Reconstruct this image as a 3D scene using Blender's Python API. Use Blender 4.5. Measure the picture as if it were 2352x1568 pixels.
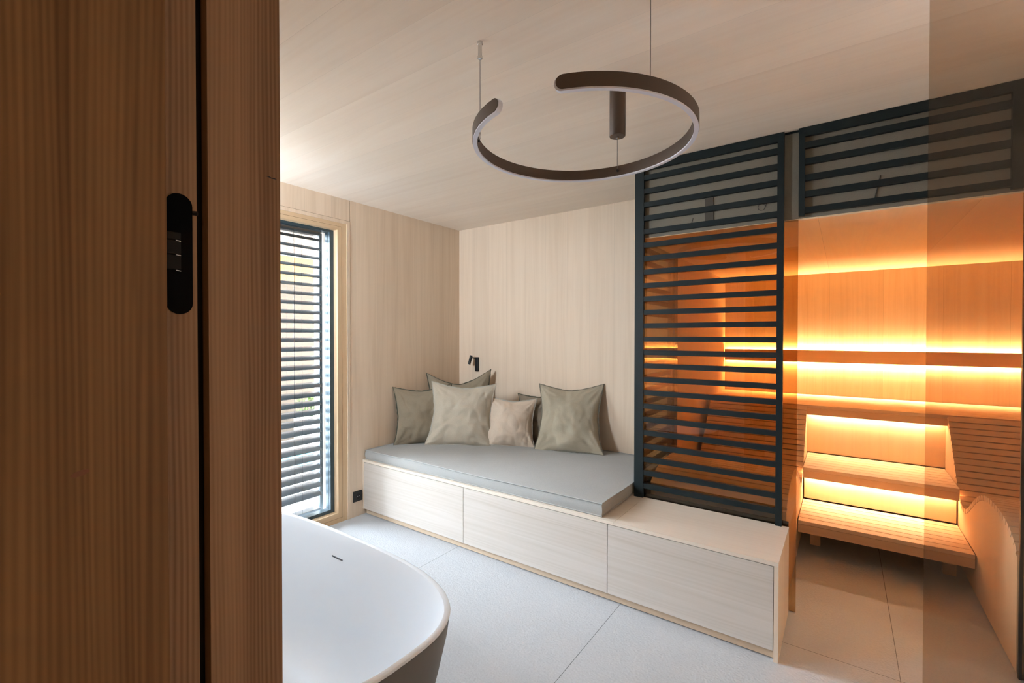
import bpy, bmesh, math, random
from mathutils import Vector, Matrix, noise
for o in list(bpy.data.objects): bpy.data.objects.remove(o)
SC = bpy.context.scene
COL = SC.collection
# ------------------------------------------------------------ camera
YAW, PITCH, ROLL, FPX = 0.622495625, 0.0112469764, 0.000538790463, 1060.45
cam_d = bpy.data.cameras.new('camera'); cam = bpy.data.objects.new('camera', cam_d); COL.objects.link(cam)
F = Vector((-math.sin(YAW)*math.cos(PITCH), math.cos(YAW)*math.cos(PITCH), -math.sin(PITCH)))
r0 = Vector((math.cos(YAW), math.sin(YAW), 0)); u0 = r0.cross(F)
r1 = math.cos(ROLL)*r0 + math.sin(ROLL)*u0; u1 = -math.sin(ROLL)*r0 + math.cos(ROLL)*u0
m = Matrix((r1, u1, -F)).transposed().to_4x4(); m.translation = (0, 0, 1.45)
cam.matrix_world = m
cam_d.sensor_width = 36; cam_d.lens = FPX/2352*36; cam_d.clip_start = 0.02; cam_d.clip_end = 200
SC.camera = cam
SC.view_settings.view_transform = 'Standard'; SC.view_settings.look = 'None'
SC.view_settings.gamma = 1; SC.view_settings.use_curve_mapping = False
SC.view_settings.exposure = 0.88
# ------------------------------------------------------------ daylight
SKY, HALL_W, LED_W = 37.0, 3.4, 238.0
wd = bpy.data.worlds.new('sky'); SC.world = wd; wd.use_nodes = True
bg = wd.node_tree.nodes['Background']; bg.inputs[0].default_value = (0.80, 0.885, 1.0, 1); bg.inputs[1].default_value = SKY
def portal(name, loc, rot, sx, sy):
    l = bpy.data.lights.new(name, 'AREA'); l.shape = 'RECTANGLE'; l.size = sx; l.size_y = sy
    l.cycles.is_portal = True
    o = bpy.data.objects.new(name, l); COL.objects.link(o); o.location = loc; o.rotation_euler = rot
portal('window_portal', (-3.42, 1.60, 1.2), (0, -math.pi/2, 0), 2.5, 1.4)
portal('added_side_window_portal', (-2.83, .26, 1.90), (math.pi/2, 0, 0), .6, .9)  # sampling portal for the unseen window added in the front wall
portal('added_narrow_window_portal', (1.71, 2.95, 1.38), (-math.pi/2, 0, 0), .34, 2.2)  # sampling portal for the unseen narrow window added at the right
# ------------------------------------------------------------ geometry helpers
PI = math.pi
class MB:
    def __init__(s): s.bm = bmesh.new()
    def box(s, x0, x1, y0, y1, z0, z1, bev=0.0):
        vs = [s.bm.verts.new((x, y, z)) for z in (z0, z1) for y in (y0, y1) for x in (x0, x1)]
        fs = [(0,2,3,1),(4,5,7,6),(0,1,5,4),(2,6,7,3),(0,4,6,2),(1,3,7,5)]
        F_ = [s.bm.faces.new([vs[i] for i in f]) for f in fs]
        if bev > 0:
            es = list({e for f in F_ for e in f.edges})
            bmesh.ops.bevel(s.bm, geom=es, offset=bev, segments=2, profile=0.5, affect='EDGES')
        return s
    def prism(s, pts, axis, a0, a1):
        """extrude polygon of 2-D points along axis"""
        def P(p, a):
            return {'x': (a, p[0], p[1]), 'y': (p[0], a, p[1]), 'z': (p[0], p[1], a)}[axis]
        A = [s.bm.verts.new(P(p, a0)) for p in pts]; B = [s.bm.verts.new(P(p, a1)) for p in pts]
        s.bm.faces.new(A); s.bm.faces.new(B[::-1]); n = len(pts)
        for i in range(n): s.bm.faces.new((A[i], B[i], B[(i+1) % n], A[(i+1) % n]))
        return s
    def tube(s, pts, r, n=10, closed=False):
        pts = [Vector(p) for p in pts]; rings = []; N = len(pts)
        up = Vector((0, 0, 1))
        for i, p in enumerate(pts):
            if closed: t = pts[(i+1) % N] - pts[i-1]
            else: t = pts[min(i+1, N-1)] - pts[max(i-1, 0)]
            t.normalize()
            a = t.cross(up)
            if a.length < .05: a = t.cross(Vector((0, 1, 0)))
            a.normalize(); b = t.cross(a)
            rr = r[i] if isinstance(r, (list, tuple)) else r
            rings.append([s.bm.verts.new(p + a*rr*math.cos(2*PI*k/n) + b*rr*math.sin(2*PI*k/n)) for k in range(n)])
        for i in range(N if closed else N-1):
            A, B = rings[i], rings[(i+1) % N]
            for k in range(n): s.bm.faces.new((A[k], A[(k+1) % n], B[(k+1) % n], B[k]))
        if not closed: s.bm.faces.new(rings[0][::-1]); s.bm.faces.new(rings[-1])
        return s
    def lathe(s, prof, c, n=32):
        rings = []
        for (r, z) in prof: rings.append([s.bm.verts.new((c[0]+r*math.cos(2*PI*k/n), c[1]+r*math.sin(2*PI*k/n), c[2]+z)) for k in range(n)])
        for A, B in zip(rings, rings[1:]):
            for k in range(n): s.bm.faces.new((A[k], A[(k+1) % n], B[(k+1) % n], B[k]))
        s.bm.faces.new(rings[0][::-1]); s.bm.faces.new(rings[-1])
        return s
    def rings(s, R, cap0=True, cap1=True):
        V = [[s.bm.verts.new(p) for p in ring] for ring in R]; n = len(V[0])
        for A, B in zip(V, V[1:]):
            for k in range(n): s.bm.faces.new((A[k], A[(k+1) % n], B[(k+1) % n], B[k]))
        if cap0: s.bm.faces.new(V[0][::-1])
        if cap1: s.bm.faces.new(V[-1])
        return s
def wloc(o):
    v = Vector(o.location)
    while o.parent: o = o.parent; v += o.location
    return v
def obj(name, mb, mat, parent=None, at=None, smooth=False, local=False, **tags):
    """one mesh object; vertices given in world space (or the parent's space when local)"""
    bmesh.ops.recalc_face_normals(mb.bm, faces=mb.bm.faces)
    base = wloc(parent) if parent else Vector((0, 0, 0))
    loc = Vector(at) if at is not None else base
    if not local: bmesh.ops.translate(mb.bm, verts=mb.bm.verts, vec=-loc)
    me = bpy.data.meshes.new(name); mb.bm.to_mesh(me); mb.bm.free()
    me.materials.append(mat)
    if smooth:
        for p in me.polygons: p.use_smooth = True
        try: me.set_sharp_from_angle(angle=math.radians(40))
        except Exception: pass
    o = bpy.data.objects.new(name, me); COL.objects.link(o)
    if parent: o.parent = parent; o.location = (loc - base) if not local else (0, 0, 0)
    else: o.location = loc
    for k, v in tags.items(): o[k] = v
    return o
def thing(name, label, cat, loc, group=None, **kw):
    o = bpy.data.objects.new(name, None); COL.objects.link(o); o.location = loc; o.empty_display_size = .1
    o['label'] = label; o['category'] = cat
    if group: o['group'] = group
    for k, v in kw.items(): o[k] = v
    return o
def box(*a, bev=0.0): return MB().box(*a, bev=bev)
S = dict(kind='structure')
# ------------------------------------------------------------ materials
def newmat(name):
    mt = bpy.data.materials.new(name); mt.use_nodes = True
    nt = mt.node_tree; return mt, nt, nt.nodes['Principled BSDF']
def N(nt, t, **kw):
    n = nt.nodes.new(t)
    for k, v in kw.items():
        if k == 'ins':
            for a, b in v.items(): n.inputs[a].default_value = b
        else: setattr(n, k, v)
    return n
def math_n(nt, op, a, b=None, c=None):
    n = nt.nodes.new('ShaderNodeMath'); n.operation = op
    for i, v in enumerate((a, b, c)):
        if v is None: continue
        if isinstance(v, (int, float)): n.inputs[i].default_value = v
        else: nt.links.new(v, n.inputs[i])
    return n.outputs[0]
def wood(name, light, dark, grain='z', across='x', board=0.13, contrast=1.0, rough=0.55, seam=0.5, seed=0.0, tint=0.06, ring=24.0, bump=0.02, off=0.0):
    """procedural plank wood: grain runs along one axis, boards are laid side by side across another"""
    mt, nt, bs = newmat(name); L = nt.links
    tc = N(nt, 'ShaderNodeTexCoord'); sp = N(nt, 'ShaderNodeSeparateXYZ'); L.new(tc.outputs['Object'], sp.inputs[0])
    ax = {'x': 0, 'y': 1, 'z': 2}
    g = sp.outputs[ax[grain]]; a = math_n(nt, 'ADD', sp.outputs[ax[across]], 7.31 + off)
    rest = [k for k in 'xyz' if k not in (grain, across)][0]; c = sp.outputs[ax[rest]]
    b = math_n(nt, 'DIVIDE', a, board); bi = math_n(nt, 'FLOOR', b); bf = math_n(nt, 'FRACT', b)
    wn = N(nt, 'ShaderNodeTexWhiteNoise', noise_dimensions='1D'); L.new(bi, wn.inputs['W']); rnd = wn.outputs['Value']
    gs = math_n(nt, 'ADD', g, math_n(nt, 'MULTIPLY', rnd, 37.0 + seed))
    cb = N(nt, 'ShaderNodeCombineXYZ'); L.new(math_n(nt, 'MULTIPLY', gs, 0.35), cb.inputs[0]); L.new(math_n(nt, 'MULTIPLY', a, 6.0), cb.inputs[1]); L.new(math_n(nt, 'MULTIPLY', c, 6.0), cb.inputs[2])
    n1 = N(nt, 'ShaderNodeTexNoise', ins={'Scale': 1.0, 'Detail': 3.0, 'Distortion': 0.3}); L.new(cb.outputs[0], n1.inputs['Vector'])
    # growth rings: distorted bands
    rr = math_n(nt, 'ADD', math_n(nt, 'MULTIPLY', a, ring), math_n(nt, 'MULTIPLY', n1.outputs['Fac'], 9.0))
    rr = math_n(nt, 'ADD', rr, math_n(nt, 'MULTIPLY', rnd, 11.0))
    band = math_n(nt, 'POWER', math_n(nt, 'ABSOLUTE', math_n(nt, 'SINE', math_n(nt, 'MULTIPLY', rr, PI))), 2.5)
    cf = N(nt, 'ShaderNodeCombineXYZ'); L.new(math_n(nt, 'MULTIPLY', gs, 1.6), cf.inputs[0]); L.new(math_n(nt, 'MULTIPLY', a, 150.0), cf.inputs[1]); L.new(math_n(nt, 'MULTIPLY', c, 150.0), cf.inputs[2])
    n2 = N(nt, 'ShaderNodeTexNoise', ins={'Scale': 1.0, 'Detail': 2.0}); L.new(cf.outputs[0], n2.inputs['Vector'])
    cl = N(nt, 'ShaderNodeCombineXYZ'); L.new(math_n(nt, 'MULTIPLY', gs, 0.5), cl.inputs[0]); L.new(math_n(nt, 'MULTIPLY', a, 14.0), cl.inputs[1]); L.new(math_n(nt, 'MULTIPLY', c, 14.0), cl.inputs[2])
    n3 = N(nt, 'ShaderNodeTexNoise', ins={'Scale': 1.0, 'Detail': 4.0}); L.new(cl.outputs[0], n3.inputs['Vector'])
    fac = math_n(nt, 'ADD', math_n(nt, 'MULTIPLY', math_n(nt, 'MULTIPLY', band, n3.outputs['Fac']), 0.42*contrast),
                 math_n(nt, 'ADD', math_n(nt, 'MULTIPLY', math_n(nt, 'SUBTRACT', n3.outputs['Fac'], 0.38), 1.1*contrast), math_n(nt, 'MULTIPLY', math_n(nt, 'SUBTRACT', n2.outputs['Fac'], 0.4), 0.5*contrast)))
    mx = N(nt, 'ShaderNodeMix', data_type='RGBA', ins={6: (*light, 1), 7: (*dark, 1)}); mx.clamp_factor = True; L.new(fac, mx.inputs[0])
    # board to board lightness, thin seam between boards
    val = math_n(nt, 'ADD', 1.0 - tint, math_n(nt, 'MULTIPLY', rnd, 2*tint))
    if seam > 0:
        edge = math_n(nt, 'LESS_THAN', math_n(nt, 'MULTIPLY', bf, board), 0.0016)
        val = math_n(nt, 'MULTIPLY', val, math_n(nt, 'SUBTRACT', 1.0, math_n(nt, 'MULTIPLY', edge, seam)))
    vm = N(nt, 'ShaderNodeVectorMath', operation='SCALE'); L.new(mx.outputs[2], vm.inputs[0]); L.new(val, vm.inputs['Scale'])
    L.new(vm.outputs[0], bs.inputs['Base Color']); bs.inputs['Roughness'].default_value = rough
    bs.inputs['Specular IOR Level'].default_value = 0.3
    bp = N(nt, 'ShaderNodeBump', ins={'Strength': bump*10, 'Distance': 0.0006}); L.new(fac, bp.inputs['Height']); L.new(bp.outputs[0], bs.inputs['Normal'])
    return mt
def plain(name, col, rough=0.5, metal=0.0, spec=0.5, noise_amt=0.0, nscale=200.0, bump=0.0):
    mt, nt, bs = newmat(name)
    bs.inputs['Base Color'].default_value = (*col, 1); bs.inputs['Roughness'].default_value = rough
    bs.inputs['Metallic'].default_value = metal; bs.inputs['Specular IOR Level'].default_value = spec
    tc = N(nt, 'ShaderNodeTexCoord'); n = N(nt, 'ShaderNodeTexNoise', ins={'Scale': nscale, 'Detail': 3.0}); nt.links.new(tc.outputs['Object'], n.inputs['Vector'])
    mx = N(nt, 'ShaderNodeMix', data_type='RGBA', ins={6: tuple(min(1, c*(1-noise_amt)) for c in col)+(1,), 7: tuple(min(1, c*(1+noise_amt)) for c in col)+(1,)})
    nt.links.new(n.outputs['Fac'], mx.inputs[0]); nt.links.new(mx.outputs[2], bs.inputs['Base Color'])
    if bump > 0:
        bp = N(nt, 'ShaderNodeBump', ins={'Strength': bump, 'Distance': 0.001}); nt.links.new(n.outputs['Fac'], bp.inputs['Height']); nt.links.new(bp.outputs[0], bs.inputs['Normal'])
    return mt
def emitter(name, col, s):
    mt, nt, bs = newmat(name)
    bs.inputs['Base Color'].default_value = (*col, 1)
    bs.inputs['Emission Color'].default_value = (*col, 1); bs.inputs['Emission Strength'].default_value = s
    return mt
def glass(name, tint, ior=1.5, gloss=(1, 1, 1), boost=1.0):
    """thin architectural pane: straight-through tinted light plus a mirror reflection by Fresnel"""
    mt = bpy.data.materials.new(name); mt.use_nodes = True; nt = mt.node_tree; nt.nodes.clear()
    out = N(nt, 'ShaderNodeOutputMaterial'); tr = N(nt, 'ShaderNodeBsdfTransparent', ins={0: (*tint, 1)})
    gl = N(nt, 'ShaderNodeBsdfGlossy', ins={0: (*gloss, 1), 'Roughness': 0.0}); fr = N(nt, 'ShaderNodeFresnel', ins={'IOR': ior})
    # Fresnel of a front-facing normal on both sides of the pane
    geo = N(nt, 'ShaderNodeNewGeometry'); dt = N(nt, 'ShaderNodeVectorMath', operation='DOT_PRODUCT')
    nt.links.new(geo.outputs['Incoming'], dt.inputs[0]); nt.links.new(geo.outputs['Normal'], dt.inputs[1])
    c = math_n(nt, 'ABSOLUTE', dt.outputs['Value'])
    f0 = ((ior-1)/(ior+1))**2
    p = math_n(nt, 'POWER', math_n(nt, 'SUBTRACT', 1.0, c), 5.0)
    f = math_n(nt, 'ADD', f0, math_n(nt, 'MULTIPLY', p, 1-f0))
    f = math_n(nt, 'MINIMUM', math_n(nt, 'MULTIPLY', f, boost), 1.0)
    nt.nodes.remove(fr)
    mx = N(nt, 'ShaderNodeMixShader'); nt.links.new(f, mx.inputs[0]); nt.links.new(tr.outputs[0], mx.inputs[1]); nt.links.new(gl.outputs[0], mx.inputs[2])
    nt.links.new(mx.outputs[0], out.inputs[0]); return mt
def fabric(name, col, weave=900.0, bump=0.25, blotch=0.06):
    mt, nt, bs = newmat(name); L = nt.links
    tc = N(nt, 'ShaderNodeTexCoord')
    n1 = N(nt, 'ShaderNodeTexNoise', ins={'Scale': 5.0, 'Detail': 4.0}); L.new(tc.outputs['Object'], n1.inputs['Vector'])
    mp = N(nt, 'ShaderNodeMapping', ins={'Scale': (weave, weave*.3, weave*.25)}); L.new(tc.outputs['Object'], mp.inputs[0])
    n2 = N(nt, 'ShaderNodeTexNoise', ins={'Scale': 1.0, 'Detail': 1.0}); L.new(mp.outputs[0], n2.inputs['Vector'])
    mp2 = N(nt, 'ShaderNodeMapping', ins={'Scale': (weave*.25, weave*.3, weave)}); L.new(tc.outputs['Object'], mp2.inputs[0])
    n3 = N(nt, 'ShaderNodeTexNoise', ins={'Scale': 1.0, 'Detail': 1.0}); L.new(mp2.outputs[0], n3.inputs['Vector'])
    s = math_n(nt, 'ADD', n2.outputs['Fac'], n3.outputs['Fac'])
    v = math_n(nt, 'ADD', math_n(nt, 'MULTIPLY', math_n(nt, 'SUBTRACT', s, 1.0), 0.30), math_n(nt, 'ADD', 1-blotch, math_n(nt, 'MULTIPLY', n1.outputs['Fac'], 2*blotch)))
    vm = N(nt, 'ShaderNodeVectorMath', operation='SCALE', ins={0: col}); L.new(v, vm.inputs['Scale']); L.new(vm.outputs[0], bs.inputs['Base Color'])
    bs.inputs['Roughness'].default_value = .95; bs.inputs['Specular IOR Level'].default_value = .1
    bs.inputs['Sheen Weight'].default_value = .15; bs.inputs['Sheen Roughness'].default_value = .5
    bp = N(nt, 'ShaderNodeBump', ins={'Strength': bump, 'Distance': 0.0008}); L.new(s, bp.inputs['Height']); L.new(bp.outputs[0], bs.inputs['Normal'])
    return mt
BL, BD = (0.81, 0.665, 0.52), (0.69, 0.54, 0.40)          # bleached spruce
M = {}
M['wall_x'] = wood('spruce_wall_x', BL, BD, 'z', 'x', .215, .75, seed=3, tint=.035, seam=.16, ring=10)
M['wall_y'] = wood('spruce_wall_y', BL, BD, 'z', 'y', .215, 1.15, seed=9, tint=.035, seam=.16, ring=10, off=.088)
M['ceil'] = wood('spruce_ceiling', (0.91, 0.81, 0.705), (0.84, 0.72, 0.61), 'x', 'y', .205, .95, seed=5, tint=.035, seam=.12, ring=12)
M['frame'] = wood('larch_frame', (0.70, 0.52, 0.335), (0.58, 0.38, 0.21), 'z', 'y', .3, .9, seed=2, seam=0)
M['frame_h'] = wood('larch_frame_rail', (0.70, 0.52, 0.335), (0.58, 0.38, 0.21), 'y', 'z', .3, .9, seed=2, seam=0)
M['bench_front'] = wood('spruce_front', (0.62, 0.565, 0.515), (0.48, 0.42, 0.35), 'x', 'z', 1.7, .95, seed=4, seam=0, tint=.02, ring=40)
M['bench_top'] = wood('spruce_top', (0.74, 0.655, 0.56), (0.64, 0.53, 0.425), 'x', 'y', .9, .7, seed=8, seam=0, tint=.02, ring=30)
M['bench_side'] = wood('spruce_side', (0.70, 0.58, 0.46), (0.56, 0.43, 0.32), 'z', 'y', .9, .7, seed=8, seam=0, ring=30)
M['door_z'] = wood('door_wood', (0.27, 0.145, 0.055), (0.13, 0.058, 0.018), 'z', 'y', .62, 1.6, seed=1, seam=0, ring=105, tint=.02, rough=.6)
M['jamb_z'] = wood('jamb_wood', (0.34, 0.20, 0.105), (0.17, 0.088, 0.038), 'z', 'y', .5, 1.6, seed=6, seam=0, ring=150, tint=.02, rough=.6)
SL, SD = (0.72, 0.53, 0.35), (0.60, 0.40, 0.235)             # sauna timber
M['s_wall_x'] = wood('sauna_panel_x', SL, SD, 'z', 'x', .40, .9, seed=3, tint=.03, seam=.3, ring=16)
M['s_wall_y'] = wood('sauna_panel_y', SL, SD, 'z', 'y', .40, .9, seed=5, tint=.03, seam=.3, ring=16)
M['s_ceil'] = wood('sauna_ceiling_wood', (.88, .68, .46), (.80, .58, .37), 'y', 'x', .60, .7, seed=7, tint=.03, seam=.3, ring=12)
M['s_slat'] = wood('sauna_slat', (0.80, 0.60, 0.42), (0.70, 0.48, 0.30), 'x', 'y', 2.0, .5, seed=1, seam=0)
M['s_panel'] = wood('sauna_side_panel', (0.80, 0.58, 0.37), (0.70, 0.46, 0.27), 'z', 'y', 2.0, .6, seed=2, seam=0)
M['s_fascia'] = wood('sauna_fascia', (0.74, 0.50, 0.31), (0.64, 0.40, 0.22), 'x', 'z', 2.0, .5, seed=2, seam=0)
M['s_gap_shade'] = plain('sauna_gap_shade', (.30, .15, .07), .8)  # bench supports coloured dark to put shade into the slat gaps
M['anth'] = plain('anthracite_metal', (0.010, 0.017, 0.019), .5, 0, .25, .12, 700, .1)
M['black'] = plain('black_metal', (0.008, 0.008, 0.009), .45, 0, .4)
M['hinge'] = plain('hinge_black', (.0025, .0025, .0025), .9, 0, .08)
M['blackp'] = plain('black_plastic', (0.012, 0.013, 0.014), .35, 0, .5)
M['chrome'] = plain('chrome', (.7, .7, .7), .2, 1.0)
M['bronze'] = plain('bronze_paint', (0.085, 0.058, 0.042), .5, 0.25, .5, .06, 900)
M['diff'] = plain('opal_diffuser', (.74, .76, .86), .35, 0, .5)
M['wire'] = plain('wire', (.22, .20, .17), .4, .5)
M['tub_in'] = plain('white_composite', (.82, .89, .97), .35, 0, .35)
M['tub_out'] = plain('taupe_composite', (.15, .147, .138), .5, 0, .3)
M['blind'] = plain('blind_aluminium', (.085, .10, .11), .35, .2, .5)
M['alu'] = plain('dark_window_metal', (.045, .075, .095), .4, .2, .5)
M['void'] = plain('taupe_membrane', (.23, .21, .17), .95, 0, .1, .12, 350)
M['stucco'] = plain('stucco', (.085, .068, .052), .95, 0, .1, .2, 60, .4)
M['soffit'] = wood('soffit_boards', (.26, .175, .125), (.20, .12, .08), 'x', 'y', .14, .8, seed=2, seam=.4)
M['beam'] = wood('orange_beam', (.34, .15, .03), (.27, .11, .02), 'y', 'z', .5, .6, seed=2, seam=0)
M['deck'] = wood('deck_boards', (.50, .49, .47), (.40, .39, .37), 'y', 'x', .14, 1, seed=5, seam=.6)
M['white'] = plain('white_render', (.8, .78, .75), .9)
M['leaf'] = plain('leaf', (.10, .16, .05), .6, 0, .4, .5, 30)
M['water'] = plain('pool_water', (.10, .42, .50), .08, 0, .6)
M['gravel'] = plain('gravel', (.62, .60, .56), .95, 0, .1, .5, 25, .6)
M['hall'] = plain('hall_plaster', (.55, .42, .30), .8)
M['bronze_glass'] = glass('bronze_glass', (.74, .62, .44), 1.5, boost=1.5)
M['side_glass'] = glass('side_glass', (.74, .68, .60), 1.5, boost=1.0)
M['door_glass'] = glass('smoked_clear_glass', (.78, .72, .66), 1.5, boost=.7)
M['win_glass'] = glass('window_glass', (.93, .95, .95), 1.45, boost=1.5)
M['led'] = emitter('led_amber', (1.0, .66, .33), LED_W)
M['led_low'] = emitter('led_amber_bench', (1.0, .72, .45), LED_W*.21)
M['fab_mat'] = fabric('linen_mattress', (.36, .36, .345), bump=.2)
M['f_dark'] = fabric('linen_olive', (.25, .205, .145)); M['f_olive'] = fabric('linen_taupe', (.30, .25, .18))
M['f_light'] = fabric('linen_stone', (.47, .42, .335)); M['f_beige'] = fabric('linen_beige', (.60, .50, .40))
M['f_grey'] = fabric('linen_sage', (.40, .355, .27)); M['f_brown'] = fabric('linen_brown', (.26, .21, .155))
M['pipe_d'] = fabric('edge_dark', (.09, .085, .06)); M['pipe_l'] = fabric('edge_light', (.40, .38, .33)); M['pipe_m'] = fabric('edge_mid', (.17, .155, .12))
# floor: pale stone composite in large slabs
def floor_mat():
    mt, nt, bs = newmat('pale_slab'); L = nt.links
    tc = N(nt, 'ShaderNodeTexCoord'); sp = N(nt, 'ShaderNodeSeparateXYZ'); L.new(tc.outputs['Object'], sp.inputs[0])
    n1 = N(nt, 'ShaderNodeTexNoise', ins={'Scale': 120.0, 'Detail': 4.0, 'Roughness': .6}); L.new(tc.outputs['Object'], n1.inputs['Vector'])
    n2 = N(nt, 'ShaderNodeTexNoise', ins={'Scale': 2.5, 'Detail': 3.0}); L.new(tc.outputs['Object'], n2.inputs['Vector'])
    n3 = N(nt, 'ShaderNodeTexVoronoi', ins={'Scale': 95.0}); L.new(tc.outputs['Object'], n3.inputs['Vector'])
    mx = N(nt, 'ShaderNodeMix', data_type='RGBA', ins={6: (.40, .415, .435, 1), 7: (.59, .61, .635, 1)})
    f = math_n(nt, 'ADD', math_n(nt, 'MULTIPLY', n1.outputs['Fac'], .75), math_n(nt, 'MULTIPLY', n2.outputs['Fac'], .35)); L.new(math_n(nt, 'SUBTRACT', f, .05), mx.inputs[0])
    def line(coord, start, step, w=.0028):
        q = math_n(nt, 'FRACT', math_n(nt, 'DIVIDE', math_n(nt, 'ADD', coord, -start + 40*step + w/2), step))
        return math_n(nt, 'LESS_THAN', q, w/step)
    ln = math_n(nt, 'MAXIMUM', line(sp.outputs[0], .206, 1.178), line(sp.outputs[1], 2.518, 2.356))
    k = math_n(nt, 'SUBTRACT', 1.0, math_n(nt, 'MULTIPLY', ln, .72))
    vm = N(nt, 'ShaderNodeVectorMath', operation='SCALE'); L.new(mx.outputs[2], vm.inputs[0]); L.new(k, vm.inputs['Scale']); L.new(vm.outputs[0], bs.inputs['Base Color'])
    bs.inputs['Roughness'].default_value = .55; bs.inputs['Specular IOR Level'].default_value = .35
    bp = N(nt, 'ShaderNodeBump', ins={'Strength': .5, 'Distance': .002}); L.new(math_n(nt, 'ADD', n1.outputs['Fac'], n3.outputs['Distance']), bp.inputs['Height']); L.new(bp.outputs[0], bs.inputs['Normal'])
    return mt
M['floor'] = floor_mat()
# ------------------------------------------------------------ room shell
XL, YB, HC = -3.175, 3.505, 2.52                     # window wall, niche back wall, ceiling
WY0, WY1, WZ1 = 1.05, 2.222, 2.353                   # window hole in the left wall
SX0, SX1, SYB, SH = -1.03, 1.42, 5.35, 2.055         # sauna inside
WT = .12
obj('floor', MB().box(XL-.05, 2.0, .27, 5.5, -.1, 0).box(-1.1, 1.5, -2.1, .27, -.1, 0), M['floor'], **S)
obj('ceiling', box(XL-.05, 2.0, .27, 5.5, HC, HC+.15), M['ceil'], **S)
w = MB(); w.box(XL-WT, XL, WY1, YB+.12, 0, HC); w.box(XL-WT, XL, WY0, WY1, WZ1, HC); w.box(XL-WT, XL, .27, WY0, 0, HC)
obj('wall_left', w, M['wall_y'], **S)
w = MB(); w.box(XL-.01, XL+.0008, WY1-.0005, WY1+.0015, 0, HC); w.box(XL-.01, XL+.0008, WY0, WY1, WZ1, WZ1+.0025)
obj('trim_1', w, plain('panel_joint', (.25, .16, .09), .9), **S)
obj('wall_back', box(XL, SX0-.04, YB, YB+.12, 0, HC), M['wall_x'], **S)
# wall with the doorway the camera stands in
w = MB(); w.box(XL, -3.1, .27, .40, 0, HC); w.box(-2.55, -.80, .27, .40, 0, HC); w.box(-3.1, -2.55, .27, .40, 0, 1.48); w.box(-3.1, -2.55, .27, .40, 2.33, HC); w.box(-.80, .30, .27, .40, 2.32, HC); w.box(.30, 2.0, .27, .40, 0, HC)
obj('wall_front', w, M['wall_x'], **S)
obj('wall_right', MB().box(1.86, 1.98, .40, 2.92, 0, HC).box(1.50, 1.86, 2.84, 2.92, 0, .30).box(1.50, 1.86, 2.84, 2.92, 2.46, HC), M['wall_y'], **S)
w = MB(); w.box(-3.1, -3.04, .29, .35, 1.48, 2.33); w.box(-2.61, -2.55, .29, .35, 1.48, 2.33); w.box(-3.04, -2.61, .29, .35, 1.48, 1.54); w.box(-3.04, -2.61, .29, .35, 2.27, 2.33)
o = obj('added_window_3', w, M['frame'], **S)  # unseen window added to bring more daylight onto bench and back wall
obj('window_pane', box(-3.04, -2.61, .318, .324, 1.54, 2.27), M['win_glass'], o)
w = MB(); w.box(1.56, 1.60, 2.85, 2.91, .30, 2.46); w.box(1.82, 1.86, 2.85, 2.91, .30, 2.46); w.box(1.60, 1.82, 2.85, 2.91, .30, .34); w.box(1.60, 1.82, 2.85, 2.91, 2.42, 2.46)
o = obj('added_window_4', w, M['frame'], **S)  # unseen narrow window added to brighten the ceiling and right side
obj('window_pane', box(1.60, 1.82, 2.878, 2.884, .34, 2.42), M['win_glass'], o)
# hallway behind the camera
w = MB(); w.box(-1.10, -1.0, -2.0, .27, 0, HC); w.box(1.4, 1.5, -2.0, .27, 0, HC); w.box(-1.1, 1.5, -2.1, -2.0, 0, HC)
obj('wall_hall', w, M['hall'], **S)
obj('ceiling_hall', box(-1.1, 1.5, -2.1, .27, HC, HC+.1), M['hall'], **S)
# unseen fill lamp added in the hall behind the camera, brightens door and jamb
hl = thing('added_hall_fill', 'round warm fill lamp added unseen in the hallway behind the doorway', 'lamp', (.55, -.9, HC))
obj('fill_lamp_body', MB().lathe([(.16, -.05), (.16, 0)], (.55, -.9, HC)), M['black'], hl)
ld = bpy.data.lights.new('hall_fill_light', 'AREA'); ld.shape = 'DISK'; ld.size = .3; ld.energy = HALL_W; ld.color = (1, .62, .34)
lo = bpy.data.objects.new('fill_light', ld); COL.objects.link(lo); lo.parent = hl; lo.location = (0, 0, -.052)
# ------------------------------------------------------------ window with frame
wf = thing('window_1', 'tall timber-framed window reaching the floor behind dark blinds', 'window', (XL, WY1, 0), **S)
X1 = XL+.003
f = MB(); f.box(XL-.06, X1, WY1-.024, WY1, 0, WZ1); f.box(XL-.06, X1, WY0, WY1-.024, WZ1-.025, WZ1)
obj('window_lining', f, M['wall_y'], wf)
f = MB(); f.box(XL-.055, XL-.004, 2.117, 2.198, .0, 2.328); f.box(XL-.055, XL-.004, WY0, .64+.49, 0, 2.328)
obj('window_frame', f, M['frame'], wf)
f = MB(); f.box(XL-.055, XL-.0045, 1.13, 2.117, 2.272, 2.328); f.box(XL-.055, XL-.0045, 1.13, 2.117, 0, .075)
obj('window_rail', f, M['frame_h'], wf)
g = plain('frame_groove', (.16, .08, .03), .9)
f = MB(); f.box(XL-.01, XL-.0036, 2.153, 2.1545, .03, 2.30); f.box(XL-.01, XL-.0036, 1.13, 2.153, 2.2985, 2.30); f.box(XL-.01, XL-.0036, 1.13, 2.153, .034, .0355)
obj('frame_groove', f, g, wf)
f = MB()
f.box(XL-.12, XL-.055, 2.083, 2.135, .05, 2.30); f.box(XL-.12, XL-.055, 1.09, 1.15, .05, 2.30)
f.box(XL-.12, XL-.055, 1.15, 2.083, 2.255, 2.30); f.box(XL-.12, XL-.055, 1.15, 2.083, .06, .10)
obj('outer_frame', f, M['alu'], wf)
obj('window_pane', box(XL-.085, XL-.079, 1.15, 2.083, .10, 2.255), M['win_glass'], wf)
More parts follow.
